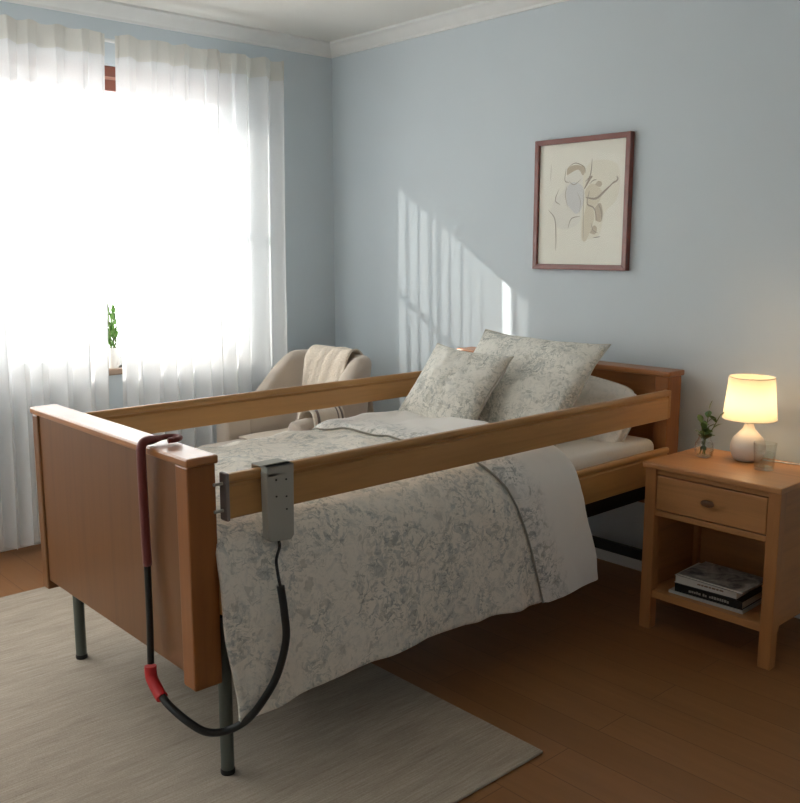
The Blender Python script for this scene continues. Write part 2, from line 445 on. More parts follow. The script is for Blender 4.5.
# plant on the sill, seen in the gap
t = thing('potted_plant', 'small green leafy plant in a white pot on the window sill', 'plant', (-4.425, 2.035, WZ0))
bm = lathe(B(), [(.024, 0), (.027, .004), (.034, .1), (.034, .106), (.031, .106), (.029, .09)], -4.425, 2.035, WZ0, 28)
obj('pot', bm, M['ceramic2'], t, True, auto=40)
obj('soil', lathe(B(), [(.0295, .088), (.0295, .094)], -4.425, 2.035, WZ0, 20), M['soil'], t)
def leaf(bm, p, d, L, W, droop=.3, roll=0, n=6):
    d = Vector(d).normalized(); s = d.cross(Vector((0, 0, 1)))
    if s.length < .05: s = Vector((1, 0, 0))
    s = (Matrix.Rotation(roll, 3, d) @ s.normalized()); nn = s.cross(d)
    prev = None
    for i in range(n+1):
        f = i/n; wv = W*math.sin(math.pi*min(1, f*.93+.05))**.8
        c = Vector(p)+d*L*f - Vector((0, 0, 1))*droop*L*f*f
        row = [bm.verts.new(c - s*wv + nn*wv*.25), bm.verts.new(c), bm.verts.new(c + s*wv + nn*wv*.25)]
        if prev:
            for k in range(2): bm.faces.new((prev[k], prev[k+1], row[k+1], row[k]))
        prev = row
rnd = random.Random(5)
for k in range(5):
    a = k*1.26; bx, by = -4.425+.012*math.cos(a), 2.035+.012*math.sin(a); hh = rnd.uniform(.15, .26)
    top = (bx+.012*math.cos(a), by+.008*math.sin(a), WZ0+.09+hh)
    st = obj('stalk', tube(B(), [(bx, by, WZ0+.085), ((bx+top[0])/2+.003, (by+top[1])/2, WZ0+.09+hh*.5), top], .0022, 6), M['stem'], t, True)
    bm = B()
    for j in range(15):
        f = .05+.95*j/14; b = rnd.uniform(0, 6.28)
        p = (bx+(top[0]-bx)*f, by+(top[1]-by)*f, WZ0+.09+hh*f)
        leaf(bm, p, (math.cos(b)*.6, math.sin(b)*.38, 1.15), rnd.uniform(.04, .07), .0075, .15, rnd.uniform(0, 3))
    obj('leaves', bm, M['leaf2'], st, True)
# ------------------------------------------------------------------ rug
bm = B(); box(bm, -3.8, -1.53, -.5, 1.95, .001, .011, .004)
tag(obj('rug', bm, M['rug'], origin=(-2.66, .7, 0)), 'flat woven grey-beige rug under the foot end of the bed', 'rug')
# ------------------------------------------------------------------ bed
bed = thing('care_bed', 'wooden care bed with side guard rails standing on dark steel legs', 'bed', (-2.52, 2.2, 0))
fb = obj('footboard', box(B(), -2.99, -2.064, 1.105, 1.165, .335, .906, .004), M['foot_z'], bed)
for x0, x1 in ((-3.03, -2.985), (-2.066, -2.003)):
    obj('post', box(B(), x0, x1, 1.098, 1.18, .304, .906, .005), M['wood_z'] if x0 > -2.5 else M['foot_z'], fb)
obj('top_cap', box(B(), -3.033, -1.995, 1.093, 1.185, .906, .929, .005), M['cap'], fb)
hb = obj('headboard', box(B(), -3.14, -2.06, 3.345, 3.375, .36, .925, .004), M['wood_x'], bed)
for x0, x1 in ((-3.2, -3.138), (-2.064, -2.0)):
    obj('post', box(B(), x0, x1, 3.30, 3.40, .30, .925, .005), M['wood_z'], hb)
obj('top_cap', box(B(), -3.21, -1.992, 3.292, 3.41, .925, .948, .006), M['wood_x'], hb)
# arched apron under the headboard cap
arch = [(-2.064, .925), (-3.138, .925), (-3.138, .83)] + [(-3.06+.918*k/16, .84+.055*math.sin(math.pi*k/16)) for k in range(17)] + [(-2.064, .83)]
obj('arched_rail', prism(B(), arch, 'y', 3.318, 3.346), M['wood_x'], hb)
for x, y in ((-2.047, 1.212), (-3.02, 1.212)):
    lg = obj('leg', tube(B(), [(x, y, .012), (x, y, .46)], .0185, 20, False), M['steel'], bed, True, auto=40)
    obj('foot_cap', lathe(B(), [(.0195, .0115), (.0205, .015), (.0205, .022), (.019, .026)], x, y, 0, 20), M['rubber'], lg, True, auto=40)
for x in (-2.045, -3.0):
    lg = obj('leg', tube(B(), [(x, 3.33, .002), (x, 3.33, .46)], .0185, 20, False), M['steel'], bed, True, auto=40)
    obj('foot_cap', lathe(B(), [(.022, .0005), (.023, .006), (.023, .024), (.019, .03)], x, 3.33, 0, 20), M['rubber'], lg, True, auto=40)
def rail_profile(xa, xb, z0, z1, out):
    """board with a rounded bead along its upper edge; out = +1 if its outer face is xb"""
    g = .006; zt = z1-.024
    xo, xi = (xb, xa) if out > 0 else (xa, xb); s = 1 if out > 0 else -1
    p = [(xi, z0+.003), (xi+s*.003, z0), (xo-s*.003, z0), (xo, z0+.003), (xo, zt-.008), (xo-s*g, zt-.003), (xo-s*g, zt+.002)]
    p += [(xo-s*(.004-.007*math.sin(a)), zt+.014-.012*math.cos(a)) for a in [math.pi*k/6 for k in range(7)]]
    p += [(xi+s*.006, z1+.001), (xi, z1-.006)]
    return p
def rail(name, xa, xb, z0, z1, out, y0, y1, lab=None):
    o = obj(name, prism(B(), rail_profile(xa, xb, z0, z1, out), 'y', y0, y1), M['wood_y'], bed)
    return o
g1 = rail('guard_rail', -2.012, -1.986, .755, .873, 1, 1.205, 3.29)
g2 = rail('guard_rail', -3.03, -3.004, .783, .888, 1, 1.205, 3.298)
for gr, xa, xb, z0, z1 in ((g1, -2.016, -1.982, .75, .878), (g2, -3.034, -3.0, .778, .893)):
    obj('end_cap', box(B(), xa, xb, 1.196, 1.208, z0, z1, .004), M['gcap'], gr)
    for z in (z1-.028, z0+.028):
        obj('pin', tube(B(), [((xa+xb)/2, 1.17, z), ((xa+xb)/2, 1.196, z)], .0045, 10, False), M['alu'], gr, True, auto=40)
    obj('hinge_cap', box(B(), xa+.002, xb-.002, 3.282, 3.30, z0+.01, z1-.004, .003), M['wood_y'], gr)
rail('frame_rail', -2.012, -1.986, .497, .632, 1, 1.18, 3.302)
rail('frame_rail', -3.045, -3.02, .497, .632, -1, 1.18, 3.302)
obj('base_platform', box(B(), -3.018, -2.014, 1.185, 3.30, .49, .522, .004), M['black_steel'], bed)
for x in (-2.075, -2.98):
    obj('steel_beam', box(B(), x-.015, x+.015, 1.2, 3.32, .405, .488, .004), M['black_steel'], bed)
obj('cross_bar', box(B(), -3.0, -2.1, 3.365, 3.395, .09, .135, .004), M['black_steel'], bed)
obj('cross_bar', box(B(), -3.0, -2.06, 1.25, 1.285, .40, .45, .004), M['black_steel'], bed)
# mattress with fitted sheet
bm = box(B(), -2.995, -2.03, 1.20, 3.285, .524, .667, .035, 5)
tag(obj('mattress', bm, M['sheet'], smooth=True, origin=(-2.51, 2.2, .524)), 'mattress under a pale fitted sheet, bare at the head of the bed', 'mattress')
# ------------------------------------------------------------------ duvet
botN = [(1.18, .20), (1.38, .233), (1.63, .25), (1.92, .247), (2.2, .235), (2.42, .213), (2.6, .226), (2.74, .238)]
def prof(y):
    zb = lerp_tab(botN, y)
    e = .012*N(y*3, 1.3)
    P = [(-3.075, .27+.01*math.sin(9*y)), (-3.085, .42), (-3.078, .58), (-3.05, .68), (-2.98, .712+e), (-2.8, .734+e), (-2.5, .750+e), (-2.22, .748+e),
         (-2.09, .733+e*.5), (-2.015, .700), (-1.965, .645), (-1.945, .56), (-1.934, .46), (-1.925, .35), (-1.928, zb)]
    tk = .020*sstep(1.34, 1.18, y)
    P = [(a-(tk if a > -1.97 else 0), b) for a, b in P]
    return cr([(a, 0, b) for a, b in P], 6)
def sample(P, v):
    L = [0]
    for a, b in zip(P, P[1:]): L.append(L[-1]+(b-a).length)
    d = v*L[-1]
    for i in range(len(P)-1):
        if d <= L[i+1]+1e-9:
            f = (d-L[i])/(L[i+1]-L[i]); p = P[i].lerp(P[i+1], f); tn = (P[i+1]-P[i]).normalized(); return p, Vector((-tn.z, 0, tn.x))
    return P[-1], Vector((0, 0, 1))
cache = {}
def dpoint(y, v, off=0):
    k = round(y, 4)
    if k not in cache: cache[k] = prof(y)
    p, n = sample(cache[k], v)
    hang = sstep(.70, 1, v) if v > .5 else sstep(.3, 0, v)
    top = sstep(.2, .3, v)*sstep(.72, .64, v)
    d = .011*N(p.x*6, y*6, p.z*6) + .004*N(p.x*17+3, y*15, p.z*17) + top*.012*N(p.x*3.2, y*3.6, 7)
    d += hang*(.010*math.sin(y*12+2.2*N(y*2, 0, 1)) + .006*math.sin(y*25+1.1)) * (.25+.75*sstep(1.38, 1.7, y) if v > .5 else .4)
    # soft diagonal creases
    d += .0035*math.sin(30*(p.x*.6+y+.5*p.z)+4*N(p.x*2, y*2, p.z*2))
    lim = .008 if (v > .5 and .62 < v < .74) else 1
    d = max(-.004 if v > .62 else -.012, min(d, lim))
    return Vector((p.x, y, p.z)) + n*(d+off)
def yseam(v): return lerp_tab([(0, 2.36), (.24, 2.25), (.30, 2.2), (.69, 2.21), (.76, 2.25), (.85, 2.32), (1, 2.43)], v)
def yend(v): return lerp_tab([(0, 2.72), (.25, 2.66), (.5, 2.64), (.7, 2.615), (.8, 2.64), (.9, 2.685), (1, 2.73)], v)
def ystart(v): return 1.184 - .016*sstep(.70, .8, v) + .03*sstep(.86, 1, v)
dv = thing('duvet', 'floral duvet spread over the bed, its head end folded back to white', 'duvet', (-2.5, 1.95, .67))
bm = B(); grid(bm, lambda u, v: dpoint(ystart(v)+(yend(v)-.012-ystart(v))*u, v), 110, 150)
d1 = obj('cover', bm, M['floral'], dv, True); solidify(d1, .012, -1)
def flap_pt(u, v):
    a, b = yseam(v), yend(v)
    y = a+(b-a)*u
    off = .014*sstep(0, .05, u) + .006*sstep(0, .2, u) + .004
    if u > .93:
        f = (u-.93)/.07; off = .024*math.cos(f*math.pi/2)**.5 - .002 if f < 1 else -.004
    return dpoint(y, v, off)
bm = B(); grid(bm, flap_pt, 44, 150, uv=True)
obj('turned_back_flap', bm, M['flap'], dv, True)
obj('edge_piping', tube(B(), [dpoint(yseam(k/60)-.001, k/60, .006) for k in range(61)], .0035, 8, False), M['piping'], dv, True)
# ------------------------------------------------------------------ cushions and pillow
def cushion(name, label, cat, cen, rx, up, w, h, T, mat, seed, piping=True, pinch=.09, rnd=0):
    rx = Vector(rx).normalized(); up = Vector(up); up = (up-rx*up.dot(rx)).normalized(); nn = rx.cross(up)
    t = thing(name, label, cat, tuple(Vector(cen)-up*h/2))
    def P(u, v, s):
        a, b = u*2-1, v*2-1
        x = a*(1-pinch*(1-b*b))*w/2; y = b*(1-pinch*(1-a*a))*h/2
        q = 1-rnd*(a*b)**4; x *= q; y *= q
        g = (max(0, 1-a*a)*max(0, 1-b*b))**.42
        th = T/2*g*(1+.16*N(a*1.7, b*1.7, seed+s)) + .006*g*N(a*5, b*5, seed)
        fold = .010*math.sin(9*math.atan2(b, a)+seed)*(a*a+b*b)*.5*g
        y2 = -.012*(1-b)*(1-abs(a))
        return Vector(cen)+rx*x+up*(y+y2)+nn*(s*(th+fold*.6)+.012*N(a*1.3, b*1.3, seed+9))
    bm = B()
    for s in (1, -1): grid(bm, lambda u, v: P(u, v, s), 40, 40)
    bmesh.ops.remove_doubles(bm, verts=bm.verts, dist=.0004)
    obj('case', bm, mat, t, True)
    if piping:
        e = [P(k/30, 0, 0) for k in range(30)]+[P(1, k/30, 0) for k in range(30)]+[P(1-k/30, 1, 0) for k in range(30)]+[P(0, 1-k/30, 0) for k in range(31)]
        obj('seam', tube(B(), e, .0032, 6, False), M['seam'], t, True)
    return t
cushion('pillow', 'plain pale pillow leaning on the headboard behind the large floral cushion', 'pillow', (-2.42, 3.165, .757), (1, 0, -.10), (.03, .52, .72), .66, .35, .15, M['pillow'], 2.3, pinch=-.03, rnd=.16)
cushion('cushion', 'large floral cushion propped between the small cushion and the headboard', 'cushion', (-2.52, 2.955, .864), (1, .02, -.03), (0, .63, .72), .68, .54, .17, M['floral_c'], 5.1)
cushion('cushion', 'small square floral cushion on the duvet in front of the large cushion', 'cushion', (-2.675, 2.73, .868), (1, .06, -.05), (.03, .62, .70), .42, .39, .15, M['floral_c'], 8.7)
# ------------------------------------------------------------------ hand control hung on the rail
hc = thing('hand_control', 'grey hand control hooked on the near guard rail with looping black cable', 'hand control', (-1.97, 1.34, .66))
hp = [(1.302, .69), (1.310, .678), (1.376, .672), (1.386, .684), (1.388, .858), (1.300, .868)]
hs = obj('housing', prism(B(), hp, 'x', -1.981, -1.952), M['alu'], hc)
bmh = hs.modifiers.new('bevel', 'BEVEL'); bmh.width = .003; bmh.segments = 2
bm = B(); box(bm, -2.026, -1.952, 1.302, 1.388, .877, .883, .002); box(bm, -2.026, -2.020, 1.302, 1.336, .84, .883, .002); box(bm, -1.981, -1.952, 1.302, 1.388, .855, .883, .002)
obj('hook', bm, M['alu'], hc)
for y, z in ((1.33, .845), (1.362, .842), (1.33, .80), (1.362, .795), (1.362, .76)):
    obj('screw', tube(B(), [(-1.953, y, z), (-1.9505, y, z)], .0026, 10, False), M['black_steel'], hc)
obj('lead', tube(B(), [(-1.966, 1.343, .676), (-1.962, 1.343, .655), (-1.93, 1.31, .635), (-1.905, 1.298, .60), (-1.897, 1.299, .57)], .0042, 10), M['rubber'], hc, True)
cab = [(-1.897, 1.299, .575), (-1.890, 1.304, .505), (-1.888, 1.306, .426), (-1.895, 1.28, .333), (-1.915, 1.244, .262), (-1.945, 1.212, .208), (-1.985, 1.175, .176), (-2.0, 1.125, .185), (-2.03, 1.09, .213), (-2.092, 1.07, .241), (-2.131, 1.066, .258), (-2.16, 1.066, .272)]
obj('cable', tube(B(), cab, .0105, 14), M['rubber'], hc, True)
obj('connector', tube(B(), [(-2.128, 1.066, .254), (-2.15, 1.066, .264), (-2.182, 1.066, .288), (-2.190, 1.067, .305), (-2.192, 1.068, .322)], .0165, 14), M['red'], hc, True, auto=50)
obj('upper_cable', tube(B(), [(-2.19, 1.068, .33), (-2.2, 1.076, .45), (-2.213, 1.083, .6), (-2.214, 1.084, .63)], .0095, 12), M['rubber'], hc, True)
st = [(-2.214, 1.0845, .60), (-2.210, 1.0805, .70), (-2.205, 1.077, .82), (-2.199, 1.074, .90), (-2.199, 1.075, .93), (-2.203, 1.088, .9435), (-2.212, 1.12, .9435), (-2.222, 1.155, .9435), (-2.212, 1.18, .9435), (-2.188, 1.183, .9435), (-2.172, 1.165, .9435), (-2.172, 1.14, .9435)]
obj('sleeve', tube(B(), st, lambda t: .0125-.005*sstep(.5, .62, t), 12), M['maroon'], hc, True)
# ------------------------------------------------------------------ armchair
A_ = thing('armchair', 'beige upholstered armchair in the room corner behind the bed', 'armchair', (-3.875, 2.68, 0), R(4))
def shell(path, h, thick, z0):
    """upright padded slab following a plan path (list of (x,y)) with height h(f)"""
    bm = B(); P = cr([(a, b, 0) for a, b in path], 10); n = len(P); rings = []
    for i, p in enumerate(P):
        d = (P[min(i+1, n-1)]-P[max(i-1, 0)]).normalized(); s = Vector((-d.y, d.x, 0)); H = h(i/(n-1)); lean = .10
        r = thick/2; ring = []
        cut = min(1, .25+min(i, n-1-i)*.35)
        r *= math.sqrt(cut)
        prof_ = [(-r, z0+.02), (-r, (z0+H)/2), (-r, H-r)] + [(-r*math.cos(a), H-r+r*math.sin(a)) for a in [math.pi*k/8 for k in range(1, 8)]] + [(r, H-r), (r, (z0+H)/2), (r, z0+.02)]
        for o_, z in prof_:
            back = sstep(0, .28, p.y)*lean*max(0, z-.45)/.45
            q = p + s*o_
            ring.append(bm.verts.new((q.x*(1-.38*max(0, z-.6)), q.y+back, z)))
        rings.append(ring)
    m = len(rings[0])
    for a, b in zip(rings, rings[1:]):
        for k in range(m): bm.faces.new((a[k], a[(k+1) % m], b[(k+1) % m], b[k]))
    bm.faces.new(rings[0][::-1]); bm.faces.new(rings[-1])
    return bm
bk = [(-.30, -.02), (-.30, .12), (-.285, .23), (-.21, .31), (0, .33), (.21, .31), (.285, .23), (.30, .12), (.30, -.02)]
def hback(f):
    s = abs(f-.5)*2; return .615 + .27*(1-sstep(.50, 1.0, s))
obj('backrest', shell(bk, hback, .10, .16), M['chair'], A_, True, local=True, auto=60)
for s in (-1, 1):
    arm = shell([(s*.30, -.17), (s*.30, -.11), (s*.30, -.05), (s*.30, -.005)], lambda f: .612+.01*math.sin(f*3), .11, .16)
    obj('armrest', arm, M['chair'], A_, True, local=True, auto=60)
obj('seat_base', box(B(), -.262, .262, -.345, .28, .16, .33, .02, 3), M['chair'], A_, True, local=True, auto=60)
obj('seat_cushion', box(B(), -.24, .24, -.385, .255, .332, .452, .04, 5), M['chair'], A_, True, local=True, auto=60)
for x in (-.235, .235):
    for y in (-.28, .24):
        obj('leg', tube(B(), [(x, y, 0), (x*.97, y*.95, .165)], lambda f: .013+.008*f, 12, False), M['chairleg'], A_, True, local=True, auto=50)
# knitted blanket over the back of the chair
def strip_obj(name, parent_thing, path, half, mat, thick, rot, loc, seed, taper=None, n2=18):
    bm = B(); P = cr(path, 10)
    n = len(P)-1
    def f(u, v):
        i = min(n, int(round(u*n))); p = P[i]; w_ = half if taper is None else half*taper(u)
        a = v*2-1
        return Vector((p.x+a*w_ + .012*N(u*6, v*3, seed), p.y+.004*N(u*8, v*8, seed), p.z+.008*N(u*7, v*5, seed+3)))
    grid(bm, f, n, n2)
    o = obj(name, bm, mat, None, True, local=True)
    solidify(o, thick, 1)
    return o
zb = .888
path = [(.02, .50, .48), (.01, .475, .70), (0, .445, zb-.04), (0, .41, zb+.012), (0, .36, zb+.014), (0, .325, zb-.03), (0, .305, .78), (.0, .28, .65), (0, .256, .54), (-.005, .22, .478), (-.01, .12, .464), (-.012, -.02, .463), (-.015, -.14, .462)]
o = strip_obj('throw_blanket', None, path, .165, M['knit'], .010, 0, 0, 2)
o.location = (-3.875, 2.68, 0); o.rotation_euler = (0, 0, R(4))
tag(o, 'cream knitted blanket draped over the back and seat of the armchair', 'blanket')
# striped throw across the right arm
path2 = [(.195, .09, .46), (.205, .09, .54), (.225, .09, .612), (.26, .09, .652), (.30, .09, .664), (.345, .09, .650), (.370, .09, .59), (.376, .09, .48), (.378, .09, .36)]
def throw2():
    P = cr(path2, 8); n = len(P)-1
    def f(u, v):
        p = P[int(round(u*n))]; y = .12 - .20*v - .05*(u-.5)
        lift = .0
        return Vector((p.x+.004*N(u*5, v*5, 1), y, p.z+lift+.004*N(u*6, v*6, 4)))
    return f, n
tt = thing('throw_blanket', 'cream throw with dark stripes hanging over the right arm of the armchair', 'blanket', (-3.875, 2.68, 0), R(4))
f, n = throw2()
bm = B(); grid(bm, f, n, 12); o = obj('cloth', bm, M['throw'], tt, True, local=True); solidify(o, .008, 1)
for va, vb in ((.06, .12), (.2, .24), (.82, .9)):
    bm = B(); grid(bm, lambda u, v: f(u, va+(vb-va)*v)+Vector((.0, 0, .002)), n, 2); o = obj('stripe', bm, M['stripe'], tt, True, local=True); solidify(o, .0085, 1)
# ------------------------------------------------------------------ nightstand
ns = thing('nightstand', 'light wooden nightstand with one drawer and open shelf by the bed', 'nightstand', (-1.60, 3.13, 0))
obj('top', box(B(), -1.868, -1.332, 2.928, 3.335, .634, .655, .004), M['ns_x'], ns)
for x0 in (-1.862, -1.383):
    for y0 in (2.943, 3.275):
        obj('leg', box(B(), x0, x0+.045, y0, y0+.045, 0, .6335, .003), M['ns_z'], ns)
for x0 in (-1.852, -1.362):
    bm = B(); pl = [(2.98, .633), (3.28, .633), (3.28, .12)] + [(3.275-.02*k/4, .12+.03*math.sin(k/4*math.pi/2)) for k in range(1, 5)] + [(3.01+.02*(4-k)/4-.0, .15-.03*(1-math.cos(k/4*math.pi/2))) for k in range(0, 5)] + [(2.98, .115)]
    prism(bm, pl, 'x', x0, x0+.014); obj('side_panel', bm, M['ns_y'], ns)
obj('back_panel', box(B(), -1.83, -1.37, 3.30, 3.312, .12, .63, .002), M['ns_x'], ns)
obj('front_rail', box(B(), -1.819, -1.381, 2.95, 2.985, .612, .6335, .002), M['ns_x'], ns)
obj('front_rail', box(B(), -1.819, -1.381, 2.95, 2.985, .452, .474, .002), M['ns_x'], ns)
dr = obj('drawer', box(B(), -1.814, -1.386, 2.947, 2.966, .478, .608, .003), M['ns_x'], ns)
bm = B(); lathe(bm, [(.006, 0), (.006, .012), (.012, .016), (.014, .022), (.010, .027), (.003, .029)], 0, 0, 0, 20)
bmesh.ops.transform(bm, verts=bm.verts, matrix=Matrix.Translation((-1.595, 2.9475, .548)) @ Matrix.Diagonal((1.9, 1, .95, 1)) @ Matrix.Rotation(R(90), 4, 'X'))
obj('knob', bm, M['knob'], dr, True, auto=60)
obj('drawer_box', box(B(), -1.80, -1.40, 2.966, 3.29, .48, .60, .002), M['ns_y'], ns)
obj('shelf', box(B(), -1.838, -1.362, 2.952, 3.30, .126, .155, .003), M['ns_x'], ns)
# ------------------------------------------------------------------ lamp
LX, LY, LZ = -1.615, 3.24, .655
lp = thing('table_lamp', 'lit white ceramic table lamp with a cream shade on the nightstand', 'lamp', (LX, LY, LZ))
obj('base', lathe(B(), [(.036, .0005), (.044, .002), (.057, .018), (.064, .040), (.0635, .06), (.055, .085), (.036, .106), (.022, .122), (.0165, .138), (.016, .16)], LX, LY, LZ, 48), M['ceramic'], lp, True, auto=60)
obj('socket', lathe(B(), [(.012, .15), (.012, .185)], LX, LY, LZ, 20), M['alu'], lp, True, auto=40)
sh = obj('shade', lathe(B(), [(.097, .160), (.082, .318)], LX, LY, LZ, 64, False, False), M['shade'], lp, True)
for r_, z_ in ((.097, .160), (.082, .318)):
    pts = [(LX+r_*math.cos(a), LY+r_*math.sin(a), LZ+z_) for a in [2*math.pi*k/48 for k in range(49)]]
    obj('rim', tube(B(), pts, .0016, 6, False), M['seam'], sh, True)
obj('bulb', lathe(B(), [(.010, .186), (.014, .195), (.024, .215), (.026, .232), (.02, .25), (.008, .259)], LX, LY, LZ, 24), M['bulb'], lp, True)
bm = B()
for k in range(3):
    a = k*2.094
    tube(bm, [(LX+.012*math.cos(a), LY+.012*math.sin(a), LZ+.175), (LX+.094*math.cos(a), LY+.094*math.sin(a), LZ+.178)], .0015, 6, False)
obj('shade_spider', bm, M['alu'], lp)
obj('power_cord', tube(B(), [(LX+.045, LY+.035, LZ+.004), (LX+.10, LY+.045, LZ+.004), (LX+.17, LY+.06, LZ+.004), (LX+.20, LY+.092, LZ+.004), (LX+.205, LY+.105, LZ-.02), (LX+.205, LY+.112, LZ-.3)], .0025, 8), M['trimw'], lp, True)
# ------------------------------------------------------------------ vase, tumbler
VX, VY = -1.752, 3.165
va = thing('glass_vase', 'small clear glass vase holding a green sprig beside the lamp', 'vase', (VX, VY, .655))
bm = lathe(B(), [(.024, .001), (.032, .006), (.036, .03), (.034, .055), (.024, .072), (.022, .08), (.027, .09), (.0255, .09), (.0205, .08), (.0225, .072), (.032, .054), (.034, .03), (.030, .009), (.02, .005)], VX, VY, .655, 36)
obj('jar', bm, M['glass'], va, True, auto=70)
obj('water', lathe(B(), [(.028, .0095), (.033, .03), (.031, .053), (.030, .056)], VX, VY, .655, 32), M['water'], va, True, auto=50)
rnd = random.Random(4)
tag_sp = thing('plant_sprig', 'green leafy sprig standing in the glass vase on the nightstand', 'sprig', (VX, VY, .665))
for tip, cnt in (((.012, 0, .185), 8), ((.05, .012, .165), 6), ((-.022, .008, .13), 5), ((.004, -.018, .11), 5)):
    pts = [(VX-.3*tip[0], VY-.3*tip[1], .667), (VX+.02*tip[0], VY+.02*tip[1], .72), (VX+.4*tip[0], VY+.4*tip[1], .655+.6*tip[2]), (VX+tip[0], VY+tip[1], .655+tip[2])]
    P = cr(pts, 8)
    st_ = obj('stem', tube(B(), pts, .0016, 6), M['stem'], tag_sp, True)
    bm = B()
    for j in range(cnt):
        q = P[int(len(P)*(.45+.54*j/(cnt-1)))-1 if j < cnt-1 else -1]; a = j*2.4+rnd.uniform(-.4, .4)
        if j == cnt-1: d = (tip[0]*2, tip[1]*2, .10)
        else: d = (math.cos(a)*.8+tip[0]*6, math.sin(a)*.8, .75)
        leaf(bm, q, d, rnd.uniform(.040, .056), .0135, .22, rnd.uniform(-.6, .6))
    for j in range(3):
        q = P[2+j*3]; a = j*2.1+cnt; leaf(bm, q, (math.cos(a)*.25, math.sin(a)*.25, .9), .02, .006, 0)
    obj('leaves', bm, M['leaf'], st_, True)
TX, TY = -1.500, 3.14
tm = thing('drinking_glass', 'clear drinking glass of water standing to the right of the lamp', 'glass', (TX, TY, .655))
obj('tumbler', lathe(B(), [(.028, .001), (.0345, .003), (.0405, .1), (.0385, .1), (.0325, .012), (.02, .010)], TX, TY, .655, 40), M['glass'], tm, True, auto=60)
obj('water', lathe(B(), [(.0318, .0125), (.0362, .062), (.0362, .064)], TX, TY, .655, 36), M['water'], tm, True, auto=50)
# ------------------------------------------------------------------ books on the shelf
def book(name, label, cx, cy, z, w, d, h, rot, cover, pages, cat='book', ct=.002, spine_front=False):
    t = thing(name, label, cat, (cx, cy, z), R(rot), 'reading stack on the nightstand shelf')
    bm = B(); box(bm, -w/2, w/2, -d/2, d/2, 0, ct, .0005, 1); box(bm, -w/2, w/2, -d/2, d/2, h-ct, h, .0005, 1)
    if spine_front: box(bm, -w/2, w/2, -d/2, -d/2+ct, 0, h, .0005, 1)
    else: box(bm, -w/2, w/2, d/2-ct, d/2, 0, h, .0005, 1)
    obj('cover', bm, cover, t, local=True)
    obj('pages', box(B(), -w/2+.003, w/2-.003, -d/2+.003, d/2-.003, ct+.0003, h-ct-.0003, 0), pages, t, local=True)
    return t
z = .1555
book('magazine', 'thin pale grey magazine at the bottom of the nightstand stack', -1.617, 3.085, z, .295, .205, .011, 1, M['bk_grey'], M['pages'], 'magazine', .001, True); z += .0113
b = book('book', 'black book with pale spine lettering between magazine and cream book', -1.610, 3.087, z, .265, .20, .031, 2, M['bk_black'], M['pages'], spine_front=True)
bm = B(); x = -.075; rr = random.Random(2)
while x < .075:
    wv = rr.uniform(.004, .009)
    if rr.random() > .16: box(bm, x, x+wv, -.1005, -.0995, .010+rr.uniform(0, .002), .018+rr.uniform(0, .003), 0)
    x += wv+.0022
obj('spine_lettering', bm, M['ink'], b, local=True); z += .0313
b = book('book', 'thick cream book resting on the black book in the nightstand', -1.628, 3.090, z, .245, .19, .030, 3, M['bk_white'], M['bk_white'], ct=.0025)
bm = B(); x = -.03
while x < .06:
    wv = rr.uniform(.006, .014); box(bm, x, x+wv, -.0955, -.0918, .013, .017, 0); x += wv+.004
obj('edge_marks', bm, M['brown_ink'], b, local=True); z += .0303
book('magazine', 'magazine with a grey photo cover on top of the nightstand stack', -1.600, 3.085, z, .262, .20, .009, -1, M['bk_photo'], M['bk_white'], 'magazine', .001)
# ------------------------------------------------------------------ framed picture
PX0, PX1, PZ0, PZ1 = -2.856, -2.33, 1.348, 1.941
pf = thing('framed_picture', 'faint figure sketch in a dark red wooden frame on the wall', 'picture', ((PX0+PX1)/2, 3.47, PZ0))
bm = B(); fw_ = .024; ya, yb = 3.448, 3.479
for (a, b_) in (((PX0, PZ0), (PX1, PZ0)), ((PX1, PZ0), (PX1, PZ1)), ((PX1, PZ1), (PX0, PZ1)), ((PX0, PZ1), (PX0, PZ0))):
    cx, cz = (PX0+PX1)/2, (PZ0+PZ1)/2
    ins = lambda p: (p[0]+(fw_ if p[0] < cx else -fw_), p[1]+(fw_ if p[1] < cz else -fw_))
    q = [a, b_, ins(b_), ins(a)]
    prism(bm, q, 'y', ya, yb)
fr = obj('frame', bm, M['frame'], pf); bv = fr.modifiers.new('bevel', 'BEVEL'); bv.width = .002; bv.segments = 2
pr_ = obj('print', box(B(), PX0+.02, PX1-.02, 3.462, 3.466, PZ0+.02, PZ1-.02, 0), M['paper'], pf)
PW, PH = PX1-PX0-.048, PZ1-PZ0-.048
M['pencil'] = plain('pencil_grey', (176, 162, 146), .8)
def pp(u, v, k=0): return (PX0+.024+u*PW, 3.4615-.00025*k, PZ0+.024+v*PH)
def blob(bm, pts, k):
    P = cr([(*p, 0) for p in pts]+[(*pts[0], 0)], 6)[:-1]
    bm.faces.new([bm.verts.new(pp(p.x, p.y, k)) for p in P])
def stroke(bm, pts, w_, k):
    P = cr([(*p, 0) for p in pts], 8); prev = None
    for i, p in enumerate(P):
        d = (P[min(i+1, len(P)-1)]-P[max(i-1, 0)]).normalized(); s = Vector((-d.y, d.x, 0))*w_*(.35+.65*math.sin(math.pi*i/(len(P)-1)))
        row = [bm.verts.new(pp(p.x-s.x, p.y-s.y, k)), bm.verts.new(pp(p.x+s.x, p.y+s.y, k))]
        if prev: bm.faces.new((prev[0], prev[1], row[1], row[0]))
        prev = row
def wash(name, rgb, blobs, k):
    m_ = plain(name, rgb, .8)
    for q in blobs:
        bm = B(); blob(bm, q, k); obj('wash', bm, m_, pr_)
wash('ochre_wash', (241, 233, 217), [[(.52, .20), (.72, .24), (.78, .42), (.92, .55), (.90, .80), (.60, .83), (.50, .6)]], 0)
